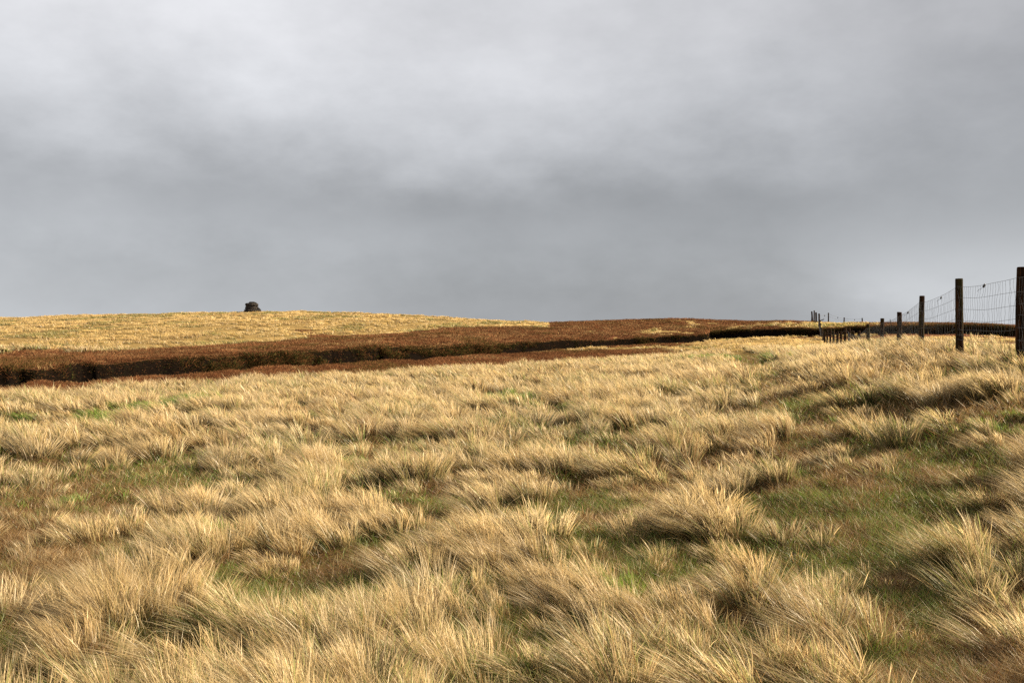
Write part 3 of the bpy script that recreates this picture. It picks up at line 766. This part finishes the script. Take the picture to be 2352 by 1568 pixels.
# net: top wire .13 below the post top, widening rows of wire, wavy stays
ROWS_H = [0.0, .18, .345, .50, .64, .76, .86]
def lerp(a, b_, f): return a+(b_-a)*f
def span(a, b_, i, stays=True, drop=.13):
    V, Fl, Sz = [], [], []
    rnd = random.Random(300+i)
    dist = (a[1]+b_[1])/2
    r = min(max(.0021, .000085*dist), .0035)
    ax, ay, az_ = a[0]-a[4]*.9-FB[0]*1, a[1]-FB[1], a[2]-drop-FB[2]
    bx, by, bz = b_[0]-b_[4]*.9-FB[0], b_[1]-FB[1], b_[2]-drop-FB[2]
    Ls = math.hypot(bx-ax, by-ay); n = 8
    sag = rnd.uniform(.015, .04)
    ph = rnd.uniform(0, 6)
    def P(f, k):
        hh = ROWS_H[k]
        hh = hh*(1+.05*math.sin(ph+k))
        z = lerp(az_, bz, f)-hh-sag*4*f*(1-f)*(1 if k else 1.3)+.006*math.sin(f*9+k+ph)
        return (lerp(ax, bx, f)+.008*math.sin(f*7+k*2+ph), lerp(ay, by, f), z)
    for k in range(len(ROWS_H)):
        tube(V, Fl, Sz, [P(j/n, k) for j in range(n+1)], r, 4)
    if stays:
        m = int(Ls/.125); bias = rnd.uniform(-.01, .03)
        for q in range(1, m):
            f = q/m+rnd.uniform(-.1, .1)/m
            off = 0
            pts = []
            kink = rnd.random() < .10
            for k in range(len(ROWS_H)):
                off += bias/Ls+rnd.uniform(-.008, .008)/Ls + (rnd.uniform(-.05, .05)/Ls if kink else 0)
                pts.append(P(min(max(f+off, 0), 1), k))
                if k < len(ROWS_H)-1:
                    nx = P(min(max(f+off+bias*.5/Ls, 0), 1), k+1)
                    c = [(pts[-1][j]+nx[j])/2 for j in range(3)]
                    c[0] += rnd.uniform(-.012, .012); c[1] += rnd.uniform(-.014, .014); pts.append(tuple(c))
            tube(V, Fl, Sz, pts, r*.72, 4)
    me = mesh_from('wire_net', V, Fl, Sz, [M_WIRE], True)
    return obj('wire_net', me, fence)
for i in range(len(tops)-1):
    span(tops[i], tops[i+1], i, stays=i < 9)
# dark markers clipped to the top wire, and a broken stay hanging
def marker(a, b_, f, dz, s, parent, base, drop=.13):
    V, Fl, Sz = [], [], []
    rnd = random.Random(5)
    x = lerp(a[0], b_[0], f)-a[4]*.9-base[0]; y = lerp(a[1], b_[1], f)-base[1]; z = lerp(a[2], b_[2], f)-drop-base[2]-.1*f*(1-f)
    blob(V, Fl, Sz, (x, y-.006, z-dz), s, s*.3, s*1.3, rnd, .5)
    tube(V, Fl, Sz, [(x, y-.006, z-dz), (x-s*2, y-.01, z-dz-s*2.0), (x-s*4.2, y-.01, z-dz-s*3.0), (x-s*4.8, y-.01, z-dz-s*4.2)], .0022, 4)
    return obj('wire_marker', mesh_from('wire_marker', V, Fl, Sz, [M_WIRE]), parent)
marker(tops[2], tops[1], .50, .02, .020, fence, FB)
marker(tops[3], tops[2], .62, .05, .016, fence, FB)
marker(tops[4], tops[3], .55, .03, .018, fence, FB)
# leaning droppers seen beyond the fifth post and the brace stub at the corner
V, Fl, Sz = [], [], []
a = np.array([(2172.5-1250)/F*29.5, 29.5, EYE+(800-779)/F*29.5])-FB; b2 = np.array([(2175.8-1250)/F*29.5, 29.5, EYE+(800-795)/F*29.5])-FB
tube(V, Fl, Sz, [a, (a+b2)/2, b2], .009, 6)
obj('batten', mesh_from('batten', V, Fl, Sz, [M_WOOD]), fence)
V, Fl, Sz = [], [], []
cz = EYE+(800-780)/F*104; cx = (2004.5-1250)/F*104
tube(V, Fl, Sz, [Vector((cx-.25, 104, cz-.55))-Vector(FB), Vector((cx-.05, 104, cz-.1))-Vector(FB), Vector((cx+.3, 104, cz+.02))-Vector(FB)], .05, 6)
obj('brace', mesh_from('brace', V, Fl, Sz, [M_WOOD]), fence)

# ------------------------------------------------------------------ the second fence along the skyline
SP = [(1999.5, 103, 768, .05), (2022, 126, 763.5, .075), (2060, 127, 775, .075), (2104.5, 124, 776.3, .075), (2150, 118, 779, .055), (2200, 112, 786, .05)]
pts_ = []
x0 = (SP[1][0]-1250)/F*SP[1][1]
SB = (x0, SP[1][1], float(ground_z(x0, SP[1][1])[0]))
sf = empty('skyline_fence', SB)
tag(sf, 'sparse post and wire fence on the skyline with small markers hanging from its wire', 'fence')
for i, (u_, d_, yt, r_) in enumerate(SP):
    x_ = (u_-1250)/F*d_; zb = float(ground_z(x_, d_)[0]); zt = EYE+(800-yt)/F*d_
    pts_.append((x_, d_, zt, zb, r_))
    if i == 0 or i > 3: continue
    me = post_mesh(max(zt-zb, .5), r_, 200+i, .35)
    p = obj('post', me, sf); p.location = (x_-SB[0], d_-SB[1], zb-SB[2])
    p.rotation_euler = (0, R([0, 0, -3, 0][i]), i)
for dz in (.12, .42):
    V, Fl, Sz = [], [], []
    for i in range(0, 3):
        a, b_ = pts_[i], pts_[i+1]
        tube(V, Fl, Sz, [(lerp(a[0], b_[0], f)-SB[0], lerp(a[1], b_[1], f)-SB[1], lerp(a[2], b_[2], f)-dz-.35*f*(1-f)-SB[2]) for f in np.linspace(0, 1, 9)], .009, 4)
    obj('wire', mesh_from('wire', V, Fl, Sz, [M_WIRE]), sf)
for (i, f) in ((0, .55), (1, .60), (2, .59)):
    V, Fl, Sz = [], [], []
    a, b_ = pts_[i], pts_[i+1]
    blob(V, Fl, Sz, (lerp(a[0], b_[0], f)-SB[0], lerp(a[1], b_[1], f)-SB[1], lerp(a[2], b_[2], f)-.12-.35*f*(1-f)-.05-SB[2]), .05, .02, .08, random.Random(i))
    obj('wire_marker', mesh_from('wire_marker', V, Fl, Sz, [M_WIRE]), sf)

# ------------------------------------------------------------------ the cairn on the crest
cd = 149.0; cx = (616.5-1250)/F*cd; cz = EYE+(800-760.5)/F*cd
ck = empty('stone_cairn', (cx, cd, cz)); tag(ck, 'dark dry stone cairn standing alone on the crest of the yellow hill', 'cairn')
# half widths by height, read off the silhouette (metres)
HW = [(0.0, 1.10, 1.12), (.20, .92, 1.0), (.45, .82, .86), (.56, .96, .78), (.70, .74, .74), (.80,.74,.95), (.92, .90, .76), (1.10, .88, .62), (1.22, .50, .56), (1.30, .26, .40), (1.38,.12,.12)]
rnd = random.Random(9)
courses = 12
tones_all = []
V, Fl, Sz, tones = [], [], [], []
zc = -.12
for c in range(courses+2):
    th = rnd.uniform(.12, .21)*(.8 if zc > 1.0 else 1)
    lf = np.interp(zc, [h[0] for h in HW], [h[1] for h in HW]); rt = np.interp(zc, [h[0] for h in HW], [h[2] for h in HW])
    if zc > 1.36: break
    n = max(4, int((lf+rt)/.24))
    for ring in range(3):
        rr = [1.0, .62, .25][ring]
        m = int(n*[2.6, 1.6, .8][ring])+2
        for k in range(m):
            a = 2*math.pi*(k+rnd.random()*.5)/m
            w = rt if math.cos(a) > 0 else lf
            out_ = rnd.choice([-.06, -.03, 0, 0, .05, .10, .16]) if ring == 0 else 0
            sx, sy = rnd.uniform(.18, .36), rnd.uniform(.16, .28)
            v0 = len(V)
            blob(V, Fl, Sz, (math.cos(a)*(max(w-.17, .06)*rr+out_), math.sin(a)*((lf+rt)/2-.17)*rr, zc+th/2), sx, sy, th*.58, rnd, rnd.uniform(-.18, .18))
            tones += [rnd.uniform(.35, 1.6)]*(len(V)-v0)
    zc += th*.88
me = mesh_from('stonework', V, Fl, Sz, [M_STONE], False)
ta = me.attributes.new('tone', 'FLOAT', 'POINT'); ta.data.foreach_set('value', np.array(tones, np.float32))
ck2 = obj('stone_cairn_body', me, None)
ck2.location = ck.location; tag(ck2, 'dark dry stone cairn standing alone on the crest of the yellow hill', 'cairn')
bpy.data.objects.remove(ck); ck2.name = 'stone_cairn'
print('done build')
